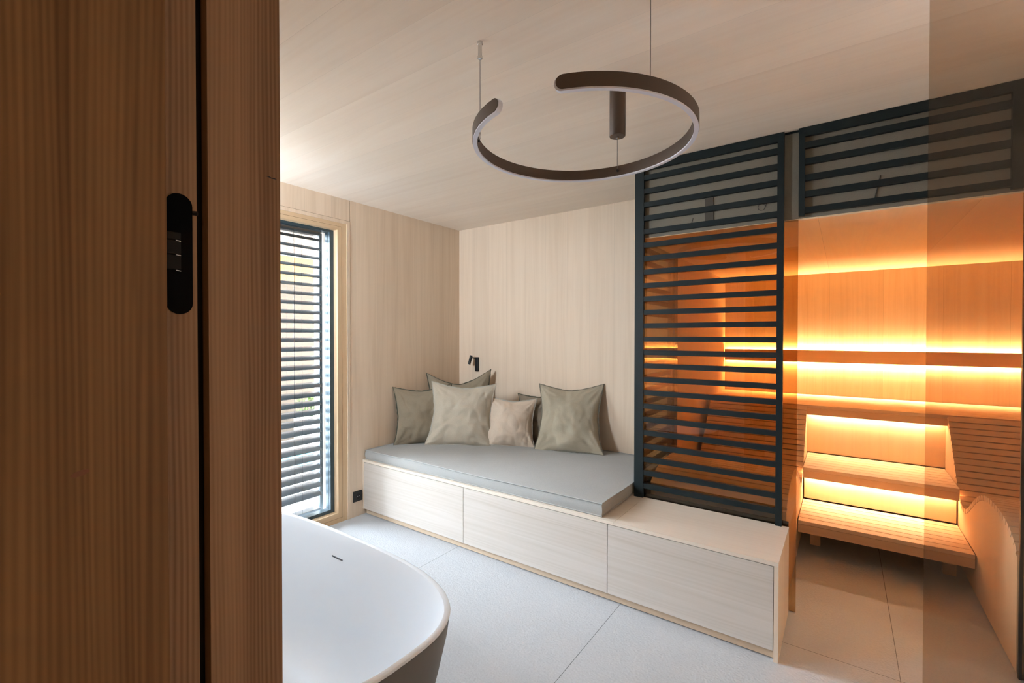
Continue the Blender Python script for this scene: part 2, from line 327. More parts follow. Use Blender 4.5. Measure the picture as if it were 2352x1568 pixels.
# outside reveal
f = MB(); f.box(XL-.30, XL-.12, 2.10, 2.22, 0, 2.5); f.box(XL-.30, XL-.12, .92, 1.05, 0, 2.5)
obj('trim_2', f, wood('pale_reveal', (.80, .70, .60), (.70, .58, .46), 'z', 'x', .2, .6, seam=0), label='pale timber reveal outside the window', **S)
obj('trim_3', box(XL-.31, XL-.12, .92, 2.06, 2.255, 2.5), plain('lintel', (.10, .055, .03), .8), label='dark lintel over the blind outside', **S)
obj('light_block_fin', box(XL-1.25, XL-.30, .86, 1.0, -.12, 2.66), M['white'], label='white fin added outside beside the window to block oblique daylight', **S)  # unseen fin added to keep oblique sky light off the bench front
# ------------------------------------------------------------ venetian blind
BXc = XL-.185
bl = thing('venetian_blind', 'dark grey outdoor venetian blind with wide slats outside the window', 'blind', (BXc, 1.58, .08))
TH = math.radians(20)
def slat_profile(zc):
    pts = []; n = 8; top = []; bot = []
    for i in range(n+1):
        s = -1+2*i/n; x = s*.043; z = .010*(1-s*s) - .003*abs(s)
        # outer edge (negative x) sits higher
        xr = x*math.cos(TH) + z*math.sin(TH); zr = -x*math.sin(TH) + z*math.cos(TH)
        top.append((BXc+xr, zc+zr+.0006)); bot.append((BXc+xr, zc+zr-.0006))
    top = [top[0]] + top; pts = top + bot[::-1]
    # small rolled lips
    return pts[1:]
z = 2.205; k = 0
while z > .16:
    mb = MB(); pr = slat_profile(z)
    A = [mb.bm.verts.new((p[0], 1.09, p[1])) for p in pr]; B = [mb.bm.verts.new((p[0], 2.066, p[1])) for p in pr]; n = len(pr)
    for i in range(n): mb.bm.faces.new((A[i], B[i], B[(i+1) % n], A[(i+1) % n]))
    mb.bm.faces.new(A); mb.bm.faces.new(B[::-1])
    mb.tube([(BXc+.043*math.cos(TH), 1.09, z-.043*math.sin(TH)-.003), (BXc+.043*math.cos(TH), 2.066, z-.043*math.sin(TH)-.003)], .0028, 6)
    mb.tube([(BXc-.043*math.cos(TH), 1.09, z+.043*math.sin(TH)-.003), (BXc-.043*math.cos(TH), 2.066, z+.043*math.sin(TH)-.003)], .0028, 6)
    obj('slat', mb, M['blind'], bl, at=(BXc, 1.58, z), smooth=True)
    z -= .0708; k += 1
obj('bottom_rail', box(BXc-.04, BXc+.04, 1.09, 2.066, .085, .105, bev=.003), M['blind'], bl)
obj('headrail', box(BXc-.03, BXc+.03, 1.09, 2.066, 2.235, 2.25), M['alu'], bl)
obj('guide_rail', box(BXc-.012, BXc+.012, 2.068, 2.092, .06, 2.26), M['alu'], bl)
for yy in (1.845, 1.32):
    obj('ladder_tape', MB().tube([(BXc+.043, yy, .1), (BXc+.043, yy, 2.24)], .0022, 6), M['black'], bl)
    obj('lift_cord', MB().tube([(BXc-.043, yy-.012, .1), (BXc-.043, yy-.012, 2.24)], .0010, 6), M['black'], bl)
    obj('lift_cord', MB().tube([(BXc+.043, yy+.06, .1), (BXc+.043, yy+.06, 2.24)], .0010, 6), M['black'], bl)
# ------------------------------------------------------------ terrace outside
obj('ground', box(-12, XL-.3, -8, 12, -.25, -.12), M['gravel'], label='gravel bed beyond the terrace deck', **S)
obj('terrace_deck', box(-5.6, XL-.3, -4, 6, -.12, -.06), M['deck'], label='grey board deck outside the window', **S)
obj('wall_terrace', box(-6.95, -6.8, 1.9, 9, -.12, 2.30), M['stucco'], label='rough stucco garden wall across the terrace', **S)
o = obj('roof_beam', box(-6.78, -6.60, 1.9, 9, 2.26, 2.62), M['beam'], label='orange timber beam under the terrace roof', **S)
obj('terrace_soffit', box(-7.2, XL-.32, 1.75, 9, 2.66, 2.74), M['soffit'], label='pinkish boarded underside of the terrace roof', **S)
pl = thing('pool', 'pale turquoise plunge pool set in the deck outside the window', 'pool', (-4.75, 2.9, -.06))
obj('pool_rim', box(-5.3, -4.1, 2.45, 3.5, -.06, .12, bev=.02), M['white'], pl)
obj('pool_water', box(-5.22, -4.18, 2.53, 3.42, .10, .124), M['water'], pl)
sh = thing('potted_shrub', 'small green shrub in a white planter by the stucco wall', 'plant', (-6.3, 3.75, -.12))
obj('planter', box(-6.5, -6.1, 3.6, 4.0, -.12, .28, bev=.01), M['white'], sh)
random.seed(4); mb = MB()
for i in range(260):
    a = random.uniform(0, 2*PI); rr = random.uniform(.02, .26); c = Vector((-6.3+rr*math.cos(a), 3.8+rr*math.sin(a), .28+random.uniform(0, .32)))
    d = Vector((random.gauss(0, 1), random.gauss(0, 1), random.gauss(0, 1))).normalized()*.05; e = d.cross(Vector((.3, .5, .8))).normalized()*.018
    mb.bm.faces.new([mb.bm.verts.new(c+p) for p in (-d, e, d, -e)])
obj('foliage', mb, M['leaf'], sh)
# ------------------------------------------------------------ doorway at the left edge of the view
JX = -.77
jb = MB(); jb.box(-.82, JX, .2963, .405, 0, 2.32); jb.box(-.82, JX-.022, .2837, .2963, 0, 2.32); jb.box(-.82, JX-.006, .2425, .2837, 0, 2.32)
d1 = obj('door_1', jb, M['jamb_z'], at=(JX, .3, 0), label='brown timber jamb of the doorway in the left foreground', category='door frame', **S)
mb = MB(); mb.box(-.82, JX-.0215, .2837, .2963, 0, 2.32)
obj('groove_shade', mb, M['black'], d1)  # black sheet standing in for the shade inside the jamb groove
cr = MB(); cr.prism([(.3995, 1.7105), (.3955, 1.7125), (.391, 1.7115), (.387, 1.7130), (.381, 1.7120), (.387, 1.7110), (.391, 1.7100), (.3955, 1.7105)], 'x', JX-.001, JX+.0004)
obj('dark_mark', cr, M['black'], d1, label='small dark crack in the wood')
cr = MB(); cr.box(-.82, -.30, .2963, .40, 2.30, 2.32); cr.box(.28, .30, .2425, .405, 0, 2.32)
obj('door_lining', cr, M['jamb_z'], d1)
dr = thing('door_2', 'open wooden door leaf filling the left edge of the view', 'door', (-.78, .22, 0), kind='structure')
obj('door_panel', box(-.80, -.760, -.62, .2415, .008, 2.29, bev=.001), M['door_z'], dr)
kn = MB(); n = 14
kn.prism([(.150+.0088*math.cos(2*PI*i/n), 1.2815+.0036*math.sin(2*PI*i/n)+.0018*math.cos(2*PI*i/n)) for i in range(n)], 'x', -.7602, -.7597)
obj('knot', kn, plain('knot', (.20, .075, .03), .6), dr, label='small reddish knot in the wood')
# concealed hinge
hz, hy = 1.568, .2612; hh, hw = .0865, .0165
def stad(y, z, w_, h_, n=12):
    p = []
    for i in range(n+1): a = PI*i/n; p.append((y+w_*math.cos(a), z+h_-w_+w_*math.sin(a)))
    for i in range(n+1): a = PI+PI*i/n; p.append((y+w_*math.cos(a), z-h_+w_+w_*math.sin(a)))
    return p
hg = thing('hinge', 'black concealed hinge plate with rounded ends in the door jamb', 'hinge', (JX, hy, hz))
X3 = JX-.006
obj('hinge_plate', MB().prism(stad(hy, hz, hw, hh), 'x', X3-.002, X3+.0012), M['hinge'], hg)
for (za, zb) in ((-.0015, .0175), (-.0235, -.003), (.019, .0295)):
    mb = MB(); mb.box(X3, X3+.006, hy-hw-.001, hy+.0005, hz+za, hz+zb, bev=.0012); obj('hinge_arm', mb, plain('hinge_arm_metal', (.008, .007, .005), .7, 0, .2), hg)
for za in (-.0025, .018, -.0245):
    mb = MB().tube([(X3+.0055, hy-.006, hz+za), (X3+.0055, hy, hz+za-.0006)], .0009, 8); obj('hinge_pin', mb, M['chrome'], hg)
obj('hinge_screw', MB().tube([(X3, hy+hw+.001, hz+.062), (X3+.003, hy+hw+.006, hz+.062)], .0032, 10), M['black'], hg)
# ------------------------------------------------------------ bathtub
TC, TA, TB, TZ = (-1.813, .875), .832, .392, .55
def sup(a, b, z, n=3.0, N_=96):
    pts = []
    for i in range(N_):
        t = 2*PI*i/N_; c, s = math.cos(t), math.sin(t)
        pts.append((TC[0]+a*math.copysign(abs(c)**(2/n), c), TC[1]+b*math.copysign(abs(s)**(2/n), s), z))
    return pts
tub = thing('bathtub', 'freestanding oval bathtub, white inside with a taupe outer shell', 'bathtub', (TC[0], TC[1], 0))
R_ = []
for z_, ins, n_ in ((0, .135, 2.6), (.02, .125, 2.6), (.12, .09, 2.7), (.25, .055, 2.8), (.38, .028, 2.9), (.48, .010, 3.0), (.530, .003, 3.0), (.538, .003, 3.0)):
    R_.append(sup(TA-ins, TB-ins, z_, n_))
obj('outer_shell', MB().rings(R_, True, False), M['tub_out'], tub, smooth=True)
R_ = []
for z_, ins, n_ in ((.5375, .0032, 3.0), (.545, 0, 3.0), (.5485, .001, 3.0), (.55, .004, 3.0), (.55, .014, 3.0), (.548, .019, 3.0), (.542, .022, 3.0), (.50, .032, 3.0), (.42, .052, 2.95), (.30, .085, 2.85), (.20, .115, 2.75), (.13, .15, 2.6), (.09, .20, 2.5), (.07, .26, 2.4), (.065, .33, 2.3)):
    R_.append(sup(TA-ins*1.35 if ins > .03 else TA-ins, TB-ins, z_, n_))
obj('basin', MB().rings(R_, False, True), M['tub_in'], tub, smooth=True)
ov = MB(); ov.box(-1.885, -1.806, 1.2205, 1.227, .4485, .4540)
obj('overflow_slot', ov, plain('slot_shadow', (.10, .11, .13), .6), tub)
# ------------------------------------------------------------ storage bench
BX1, BY0, BY1, BZ = -.2255, 2.337, 2.815, .447
bn = thing('storage_bench', 'long pale spruce bench with three flush drawers running along the niche', 'bench', (-1.7, BY0, 0))
tp = MB(); tp.box(XL+.001, BX1, BY0, BY1, BZ-.018, BZ); tp.box(XL+.001, SX0-.035, BY1, YB-.001, BZ-.018, BZ)
obj('bench_top', tp, M['bench_top'], bn)
obj('side_panel', box(BX1-.018, BX1, BY0, BY1, 0, BZ-.018), M['bench_side'], bn)
obj('side_panel', box(XL+.001, XL+.020, BY0, BY0+.4, .045, BZ-.018), M['bench_side'], bn)
obj('plinth', box(XL+.02, BX1-.018, BY0+.022, BY0+.05, 0.006, .05), wood('plinth', (.62, .48, .35), (.52, .38, .26), 'x', 'z', 2, .6, seam=0), bn)
obj('back_panel', box(XL+.02, BX1-.018, BY1-.02, BY1, 0, BZ-.018), M['bench_side'], bn)
obj('carcass', box(XL+.02, BX1-.02, BY0+.022, BY0+.4, .05, BZ-.019), plain('carcass_dark', (.12, .07, .04), .8), bn)
for (a, b) in ((XL+.021, -2.0845), (-2.0815, -1.0390), (-1.0355, BX1-.020)):
    obj('drawer_front', box(a, b, BY0, BY0+.018, .049, BZ-.0215, bev=.0006), M['bench_front'], bn, at=((a+b)/2, BY0, .05))
tp = MB(); tp.box(-1.0005, -.9990, BY0-.0003, 2.70, BZ-.01, BZ+.0003); obj('top_joint', tp, plain('joint', (.42, .32, .24), .9), bn)
# socket
so = thing('power_socket', 'small black square wall socket low beside the bench', 'socket', (XL, 2.285, .163))
obj('cover_plate', box(XL, XL+.009, 2.243, 2.327, .121, .205, bev=.002), M['blackp'], so)
mb = MB().tube([(XL+.006, 2.288, .163), (XL+.0105, 2.288, .163)], .021, 20); obj('socket_insert', mb, M['black'], so)
mb = MB(); mb.tube([(XL+.0105, 2.281, .163), (XL+.0112, 2.281, .163)], .0028, 8); mb.tube([(XL+.0105, 2.296, .163), (XL+.0112, 2.296, .163)], .0028, 8)
obj('contact_hole', mb, M['chrome'], so)
# ------------------------------------------------------------ mattress
ms = thing('seat_mattress', 'thick grey linen mattress with piped edges on the bench', 'mattress', (-2.12, 2.93, BZ))
mx0, mx1, my0, my1, mz0, mz1 = XL+.012, -1.083, 2.362, YB-.012, BZ+.001, .521
mb = MB(); nx, ny = 70, 40
def wob(x, y): return .0035*noise.noise(Vector((x*3.1, y*3.7, .4))) + .0018*noise.noise(Vector((x*9, y*9, 2.2)))
def crown(u, v): return .010*(1-abs(u)**6)*(1-abs(v)**6)
def edge(x, y, s): return .004*noise.noise(Vector((x*5, y*5, s)))
def mp(i, j, kz):
    u, v = -1+2*i/nx, -1+2*j/ny
    x = mx0+(mx1-mx0)*i/nx; y = my0+(my1-my0)*j/ny
    return x, y, u, v
top = {}; 
for i in range(nx+1):
    for j in range(ny+1):
        x, y, u, v = mp(i, j, 1); top[i, j] = mb.bm.verts.new((x, y, mz1+wob(x, y)+crown(u, v)-.002))
for i in range(nx):
    for j in range(ny): mb.bm.faces.new((top[i, j], top[i+1, j], top[i+1, j+1], top[i, j+1]))
loop = [(i, 0) for i in range(nx)] + [(nx, j) for j in range(ny)] + [(i, ny) for i in range(nx, 0, -1)] + [(0, j) for j in range(ny, 0, -1)]
prev = [top[q] for q in loop]; edge_top = [Vector(v.co) for v in prev]
cxm, cym = (mx0+mx1)/2, (my0+my1)/2
for lv in range(1, 6):
    t = lv/5; cur = []
    for q, e in zip(loop, edge_top):
        bulge = .006*math.sin(PI*t); dx = (e.x-cxm)/(mx1-cxm); dy = (e.y-cym)/(my1-cym)
        ox = bulge*(1 if dx > .999 else -1 if dx < -.999 else 0); oy = bulge*(1 if dy > .999 else -1 if dy < -.999 else 0)
        wr = .0014*noise.noise(Vector((e.x*22, e.y*22, t*2)))
        cur.append(mb.bm.verts.new((min(e.x+ox+wr, mx1+.01), e.y+oy+wr, e.z*(1-t)+mz0*t)))
    n = len(loop)
    for k in range(n): mb.bm.faces.new((prev[k], prev[(k+1) % n], cur[(k+1) % n], cur[k]))
    prev = cur
mb.bm.faces.new(prev[::-1]); edge_bot = [Vector(v.co) for v in prev]
mat_o = obj('mattress_cover', mb, M['fab_mat'], ms, smooth=True)
def piping(loopv, out, dz):
    return [Vector((p.x+(out if p.x > mx1-.002 else -out*.3 if p.x < mx0+.01 else 0), p.y+(out*.3 if p.y > my1-.01 else -out if p.y < my0+.01 else 0), p.z+dz)) for p in loopv]
obj('piping', MB().tube(piping(edge_top, .003, .001), .0046, 6, closed=True), M['fab_mat'], ms, smooth=True)
obj('piping', MB().tube(piping(edge_bot, .002, .004), .0040, 6, closed=True), M['fab_mat'], ms, smooth=True)
# ------------------------------------------------------------ cushions
def cushion(label, loc, wd_, ht, tk, yaw, lean, roll, mat, pmat, seed, fold=1.0, sag=.20):
    t = thing('cushion', label, 'cushion', loc, 'scatter cushions on the mattress')
    t.rotation_mode = 'XYZ'
    Rm = Matrix.Rotation(yaw, 4, 'Z') @ Matrix.Rotation(-lean, 4, 'X') @ Matrix.Rotation(roll, 4, 'Y')
    t.rotation_euler = Rm.to_euler('XYZ')
    n = 72; mb = MB(); rnd = random.Random(seed); sx = rnd.uniform(0, 50)
    def pt(u, v, side):
        cz = sag if v > 0 else .06
        x = u*(1-.15*(1-abs(v)**1.5)*(.5+.5*abs(u))); z_ = v*(1-cz*(1-abs(u)**1.5)*(.4+.6*abs(v)))
        # soft irregular outline, bottom corners splay a little
        x += .018*noise.noise(Vector((u*1.7+sx, v*1.7, 1.3))); z_ += .018*noise.noise(Vector((u*1.7, v*1.7+sx, 4.1)))
        if v < -.6: x += .05*math.copysign(1, u)*abs(u)**4*((-v-.6)/.4)
        prof = (max(0, (1-abs(u)**2.4))*max(0, (1-abs(v)**2.4)))**.72
        th = tk/2*prof*(1 - .22*v)                        # belly sags downward
        w1 = noise.noise(Vector((u*2.1+sx, v*2.6, side*3.0)))*.16 + noise.noise(Vector((u*5+sx, v*5, side*5.0)))*.07
        # diagonal pull creases running from the corners
        rr = max(abs(u), abs(v)); q = 0
        for (cu, cv) in ((1, 1), (-1, 1), (1, -1), (-1, -1)):
            d = math.hypot(u-cu, v-cv); an = math.atan2(v-cv, u-cu)
            q += math.sin(an*13+seed+cu*2+cv)*math.exp(-((d-.42)/.30)**2)
        th *= 1 + w1*fold; th += tk*.032*q*prof*fold
        e_ = 1-max(abs(u), abs(v)); per = (u if abs(v) > abs(u) else v)
        th += .0065*noise.noise(Vector((per*7+sx, (3 if abs(v) > abs(u) else 8)+(u > 0)+(v > 0)*2, side)))*math.exp(-e_/.16)*min(1, e_/.04)*fold
        # soft dents and folds
        f1 = noise.noise(Vector((u*2.3+sx, v*1.6-sx, side*2))); f2 = noise.noise(Vector((u*4.6-v*2.0+sx, v*3.1+u*1.5, 5+side)))
        f3 = noise.noise(Vector((u*2.2+v*1.0+sx, v*1.9-u*1.3, 11+side)))
        th += fold*min(1, prof*2.2)*(.011*f1 + .0045*f2 - .005*math.exp(-(f3/.13)**2))
        # the lower corners crumple into ears
        if v < -.35: th += fold*.012*math.sin(9*(abs(u)+v*.6)+seed)*max(0, abs(u)-.45)*2*min(1, e_/.06)
        th = max(th, .0025*(1 if prof > 0 else 0))
        # kink at top middle
        zz = z_*ht/2 + ht/2
        y = side*th + .02*noise.noise(Vector((u*1.1+sx, v*1.1, 9)))
        return Vector((x*wd_/2, y, zz))
    F_ = {}; B_ = {}
    for i in range(n+1):
        for j in range(n+1):
            u, v = -1+2*i/n, -1+2*j/n
            # cosine spacing bunches vertices near the edge
            u, v = math.sin(u*PI/2), math.sin(v*PI/2)
            F_[i, j] = mb.bm.verts.new(pt(u, v, -1))
            if i in (0, n) or j in (0, n): B_[i, j] = F_[i, j]
            else: B_[i, j] = mb.bm.verts.new(pt(u, v, 1))
    for i in range(n):
        for j in range(n):
            mb.bm.faces.new((F_[i, j], F_[i+1, j], F_[i+1, j+1], F_[i, j+1])); mb.bm.faces.new((B_[i, j], B_[i, j+1], B_[i+1, j+1], B_[i+1, j]))
    lp = [(i, 0) for i in range(n)] + [(n, j) for j in range(n)] + [(i, n) for i in range(n, 0, -1)] + [(0, j) for j in range(n, 0, -1)]
    ed = [Vector(F_[q].co) for q in lp]
    obj('cushion_cover', mb, mat, t, local=True, smooth=True)
    cen = Vector((0, 0, ht/2)); out = []
    for k, p in enumerate(ed):
        d = (p-cen); d.y = 0; d.normalize(); out.append(p + d*(.004+.003*noise.noise(Vector((k*.35, sx, 0)))))
    # flat frayed flange round the edge
    fl = MB(); A = [[], [], [], []]
    for k, p in enumerate(ed):
        d = (p-cen); d.y = 0; d.normalize(); o_ = p + d*(.009+.004*noise.noise(Vector((k*.45, sx, 7)))); yo = .003*noise.noise(Vector((k*.3, sx, 2)))
        i_ = p - d*.003
        for lst, q, y in ((A[0], i_, -.0040), (A[1], o_, -.0022+yo), (A[2], o_, .0022+yo), (A[3], i_, .0040)): lst.append(fl.bm.verts.new((q.x, q.y+y, q.z)))
    m_ = len(ed)
    for k in range(m_):
        k2 = (k+1) % m_
        for a in range(4): fl.bm.faces.new((A[a][k], A[a][k2], A[(a+1) % 4][k2], A[(a+1) % 4][k]))
    obj('edge_trim', fl, pmat, t, local=True, smooth=True)
    return t
ZM = .522
R = math.radians
cushion('dark olive cushion at the left end, against the window wall', (-2.93, 2.79, ZM), .50, .50, .17, R(46), R(9), R(-2), M['f_dark'], M['pipe_d'], 3)
cushion('olive cushion tucked into the corner behind the front stone-grey one', (-2.885, 3.22, ZM), .60, .60, .15, R(40), R(5), R(-3), M['f_olive'], M['pipe_d'], 8, sag=.42)
cushion('light stone-grey cushion standing in front of the corner', (-2.625, 2.90, ZM), .56, .54, .19, R(33), R(14), R(2), M['f_light'], M['pipe_l'], 12)
cushion('pale beige cushion in the middle of the row', (-2.275, 3.12, ZM), .42, .42, .16, R(30), R(16), R(3), M['f_beige'], M['pipe_l'], 21, fold=.7)
cushion('brown-grey cushion half hidden behind the big right cushion', (-2.10, 3.38, ZM), .43, .44, .13, R(10), R(8), R(-6), M['f_brown'], M['pipe_d'], 27)
cushion('large sage-grey cushion at the right end leaning on the wall', (-1.78, 3.24, ZM), .54, .56, .18, R(14), R(20), R(-2), M['f_grey'], M['pipe_m'], 34)
# ------------------------------------------------------------ reading lamp
rl = thing('reading_lamp', 'small black wall reading lamp in the corner above the cushions', 'lamp', (-2.93, YB, 1.177))
obj('wall_plate', box(-2.952, -2.914, YB-.02, YB, 1.105, 1.245, bev=.003), M['black'], rl)
obj('lamp_head', MB().tube([(-2.968, YB-.055, 1.262), (-2.980, YB-.075, 1.175)], .0135, 20), M['black'], rl, smooth=True)
obj('joint_arm', MB().tube([(-2.94, YB-.01, 1.235), (-2.966, YB-.05, 1.24)], .006, 10), M['black'], rl)
obj('lens_ring', MB().tube([(-2.980, YB-.0755, 1.1745), (-2.9803, YB-.076, 1.1725)], .010, 16), M['chrome'], rl)
# ------------------------------------------------------------ ring pendant
RC, RR, RZ, RH = Vector((-.773, 1.509)), .385, 2.137, .046
rg = thing('ring_pendant_lamp', 'open bronze ring pendant with opal underside hung on wires', 'lamp', (RC.x, RC.y, RZ))
A0, A1 = R(-73.6), R(-103.1+360)
def ring_sweep(r_in, r_out, grow, zlo, zhi, name, mat):
    mb = MB(); Lh = (zhi-zlo)/2; zc = (zhi+zlo)/2; aR = Lh/RR; n = 180; a0, a1 = A0-grow/RR, A1+grow/RR; sec = []
    al = []
    for i in range(13): al.append(a0 + aR*(1-math.cos(PI/2*i/12)))
    m_ = a1 - aR
    for i in range(1, n): al.append(a0+aR + (m_-(a0+aR))*i/n)
    for i in range(13): al.append(m_ + aR*math.sin(PI/2*i/12))
    rings = []
    for a in al:
        if a < a0+aR: h = math.sqrt(max(0, 1-((a0+aR-a)/aR)**2))
        elif a > m_: h = math.sqrt(max(0, 1-((a-m_)/aR)**2))
        else: h = 1
        h = max(h*Lh, .0004)
        c, s = math.cos(a), math.sin(a)
        rings.append([(RC.x+r*c, RC.y+r*s, z_) for r, z_ in ((r_in, zc-h), (r_out, zc-h), (r_out, zc+h), (r_in, zc+h))])
    mb.rings(rings); obj(name, mb, mat, rg, smooth=True)
ring_sweep(RR-.009, RR+.009, 0, RZ+.005, RZ+RH, 'ring_body', M['bronze'])
ring_sweep(RR-.0075, RR+.0075, .005, RZ, RZ+RH-.002, 'diffuser', M['diff'])
def on_ring(deg, r=RR): return RC.x+r*math.cos(R(deg)), RC.y+r*math.sin(R(deg))
for deg, top_ in ((-146.5, HC-.06), (93, 2.315), (-31, HC-.06)):
    x, y = on_ring(deg, RR-.016); x2, y2 = on_ring(deg, RR-.009)
    w_ = obj('suspension_wire', MB().tube([(x, y, top_), (x, y, RZ+.05), (x, y, RZ+.032), (x2, y2, RZ+.024)], .0013, 6), M['wire'], rg)
    obj('wire_clip', MB().tube([(x, y, RZ+.024), (x2, y2, RZ+.024)], .005, 8), M['black'], w_)
    if top_ > 2.4: obj('ceiling_anchor', MB().lathe([(.004, -.066), (.009, -.062), (.009, -.054), (.0075, -.052), (.0075, -.012), (.010, -.010), (.010, 0)], (x, y, HC), 20), M['chrome'], rg, smooth=True)
    else:
        obj('canopy_cylinder', MB().lathe([(.032, 2.305-HC), (.0335, 2.307-HC), (.0335, 0)], (x, y, HC), 40), M['bronze'], rg, smooth=True)
        obj('wire_ferrule', MB().lathe([(.003, 2.296-HC), (.007, 2.298-HC), (.007, 2.305-HC)], (x, y, HC), 16), M['chrome'], rg)
# ------------------------------------------------------------ slatted screens
SY0, SY1, PZ = 2.797, 2.817, .0829
def screen(name, label, x0, x1, p0, p1, zb, zt, zs, slat_h=.030, group=None, rail=True, brail=False):
    t = thing(name, label, 'screen', ((x0+x1)/2, SY0, zb), 'anthracite slatted screens of the sauna front')
    obj('post', box(x0, x0+p0, SY0, SY1+.004, zb, zt), M['anth'], t)
    obj('post', box(x1-p1, x1, SY0, SY1+.004, zb, zt), M['anth'], t)
    obj('top_rail', box(x0+p0, x1-p1, SY0+.001, SY1, zt-.045, zt), M['anth'], t)
    if brail: obj('bottom_rail', box(x0+p0, x1-p1, SY0+.001, SY1, zb+.008, zb+.030), M['anth'], t)
    for z_ in zs: obj('slat', box(x0+p0, x1-p1, SY0+.003, SY1+.007, z_-slat_h/2, z_+slat_h/2), M['anth'], t, at=((x0+x1)/2, SY0, z_))
    return t
zs = [.521+PZ*i for i in range(24)]
screen('slatted_screen', 'tall dark slatted screen standing on the bench top in front of the sauna', -1.063, -.258, .056, .030, BZ, HC-.002, zs[:24])
screen('slatted_screen', 'low dark slatted panel above the sauna doorway', -.192, .605, .026, .036, 2.068, HC-.002, [z_ for z_ in zs if z_ > 2.09])
screen('slatted_screen', 'tall dark slatted screen to the right of the sauna doorway', .640, 1.52, .03, .05, .005, HC-.002, [.521+PZ*i for i in range(-5, 24)])
# side screen, running away from the camera at the end of the niche
t = thing('slatted_screen', 'dark slatted side screen seen through the glass at the niche end', 'screen', (-1.06, 3.15, BZ), 'anthracite slatted screens of the sauna front')
obj('post', box(-1.063, -1.040, 3.47, YB, BZ, HC-.002), M['anth'], t)
for z_ in zs: obj('slat', box(-1.062, -1.042, 2.8215, 3.47, z_-.015, z_+.015), M['anth'], t, at=(-1.05, 3.15, z_))
# ------------------------------------------------------------ sauna glazing
GY = 2.826
w2 = thing('window_2', 'bronze glass front of the sauna behind the slatted screens', 'window', (-.6, GY, 0), kind='structure')
obj('window_pane', box(-1.036, -.194, GY, GY+.008, 0, 2.058), M['bronze_glass'], w2, label='bronze tinted glass pane left of the doorway')
obj('window_pane', box(.622, 1.55, GY, GY+.008, 0, 2.058), M['bronze_glass'], w2, label='bronze tinted glass pane right of the doorway')
obj('window_pane', box(-1.036, -1.028, GY+.010, 3.60, 0, SH+.012), M['side_glass'], w2, label='bronze tinted side pane')
f = MB(); f.box(-1.02, -.23, GY+.009, GY+.022, BZ-.02, BZ+.018); f.box(-.257, -.193, GY-.003, GY+.003, HC-.010, HC)
obj('glass_channel', f, M['anth'], w2)
d3 = thing('glass_partition', 'frameless clear grey-tinted glass partition from floor to ceiling at the right edge', 'partition', (1.0, 1.95, 0))
obj('glass_sheet', box(.2128, 1.855, 1.945, 1.955, .008, HC-.004), M['door_glass'], d3)
obj('floor_channel', box(.25, 1.855, 1.938, 1.962, .0, .012), M['anth'], d3)
obj('door_jamb', box(.612, .622, GY-.004, GY+.012, 0, 2.06), M['black'], w2)
# taupe membrane of the void above the sauna with its strut and cables
obj('wall_void', MB().box(-1.036, 1.55, GY+.004, GY+.010, 2.063, HC).box(-1.036, -1.030, GY+.010, 3.56, 2.068, HC), M['void'], label='taupe membrane closing the void above the sauna', **S)
stv = thing('ceiling_strut', 'dark strut in the void above the sauna, left of the post', 'strut', (-.63, GY, 2.07))
obj('strut_body', box(-.655, -.609, GY-.001, GY+.004, 2.085, 2.245), plain('strut_dark', (.085, .075, .06), .9), stv)
for lab, cx_, cz_, rr in (('thin black cable loop in the void above the sauna, beside the post', -.365, 2.150, .018), ('thin black cable end in the void above the sauna, left of the strut', -.745, 2.10, .012)):
    pts = [(cx_+rr*math.cos(a*.5), GY+.001, cz_+rr*math.sin(a*.5)) for a in range(12)] + [(cx_+rr*1.6, GY+.001, cz_+.03), (cx_+rr*2.0, GY+.001, cz_+.045)]
    obj('cable', MB().tube(pts, .0012, 6), M['black'], label=lab, category='cable')
pts = [(.115, GY+.001, 2.10), (.130, GY+.001, 2.17), (.138, GY+.001, 2.22)]
obj('cable', MB().tube(pts, .0028, 6), plain('cable_grey', (.05, .045, .035), .9), label='short dark cable in the void above the sauna doorway', category='cable')
# ------------------------------------------------------------ sauna shell
obj('wall_sauna_back', box(SX0-.05, SX1+.05, SYB, SYB+.05, 0, SH+.3), M['s_wall_x'], **S)
obj('wall_sauna_left', box(SX0-.05, SX0, 3.60, SYB, 0, SH+.3), M['s_wall_y'], **S)
obj('wall_sauna_right', box(SX1, SX1+.05, 2.84, SYB, 0, SH+.3), M['s_wall_y'], **S)
obj('ceiling_sauna', box(SX0-.05, SX1+.05, GY+.009, SYB, SH, SH+.04), M['s_ceil'], **S)
obj('trim_5', box(SX0-.04, SX0, 3.53, 3.60, 0, SH+.3), M['black'], **S)
PL, PR = -.240, .612                                    # inner faces of the lounger side panels
# backrest board with led strips above and below
bb = thing('backrest_board', 'wooden backrest board with amber light above and below on the sauna wall', 'backrest', (.2, SYB-.03, 1.26))
obj('board', box(SX0+.005, SX1-.005, SYB-.045, SYB-.025, 1.200, 1.318), M['s_fascia'], bb)
obj('batten', box(SX0+.01, SX1-.01, SYB-.025, SYB, 1.225, 1.290), M['s_fascia'], bb)
obj('led_strip', box(SX0+.01, SX1-.01, SYB-.022, SYB-.010, 1.302, 1.308), M['led'], bb)
obj('led_strip', box(SX0+.01, SX1-.01, SYB-.022, SYB-.010, 1.209, 1.215), M['led'], bb)
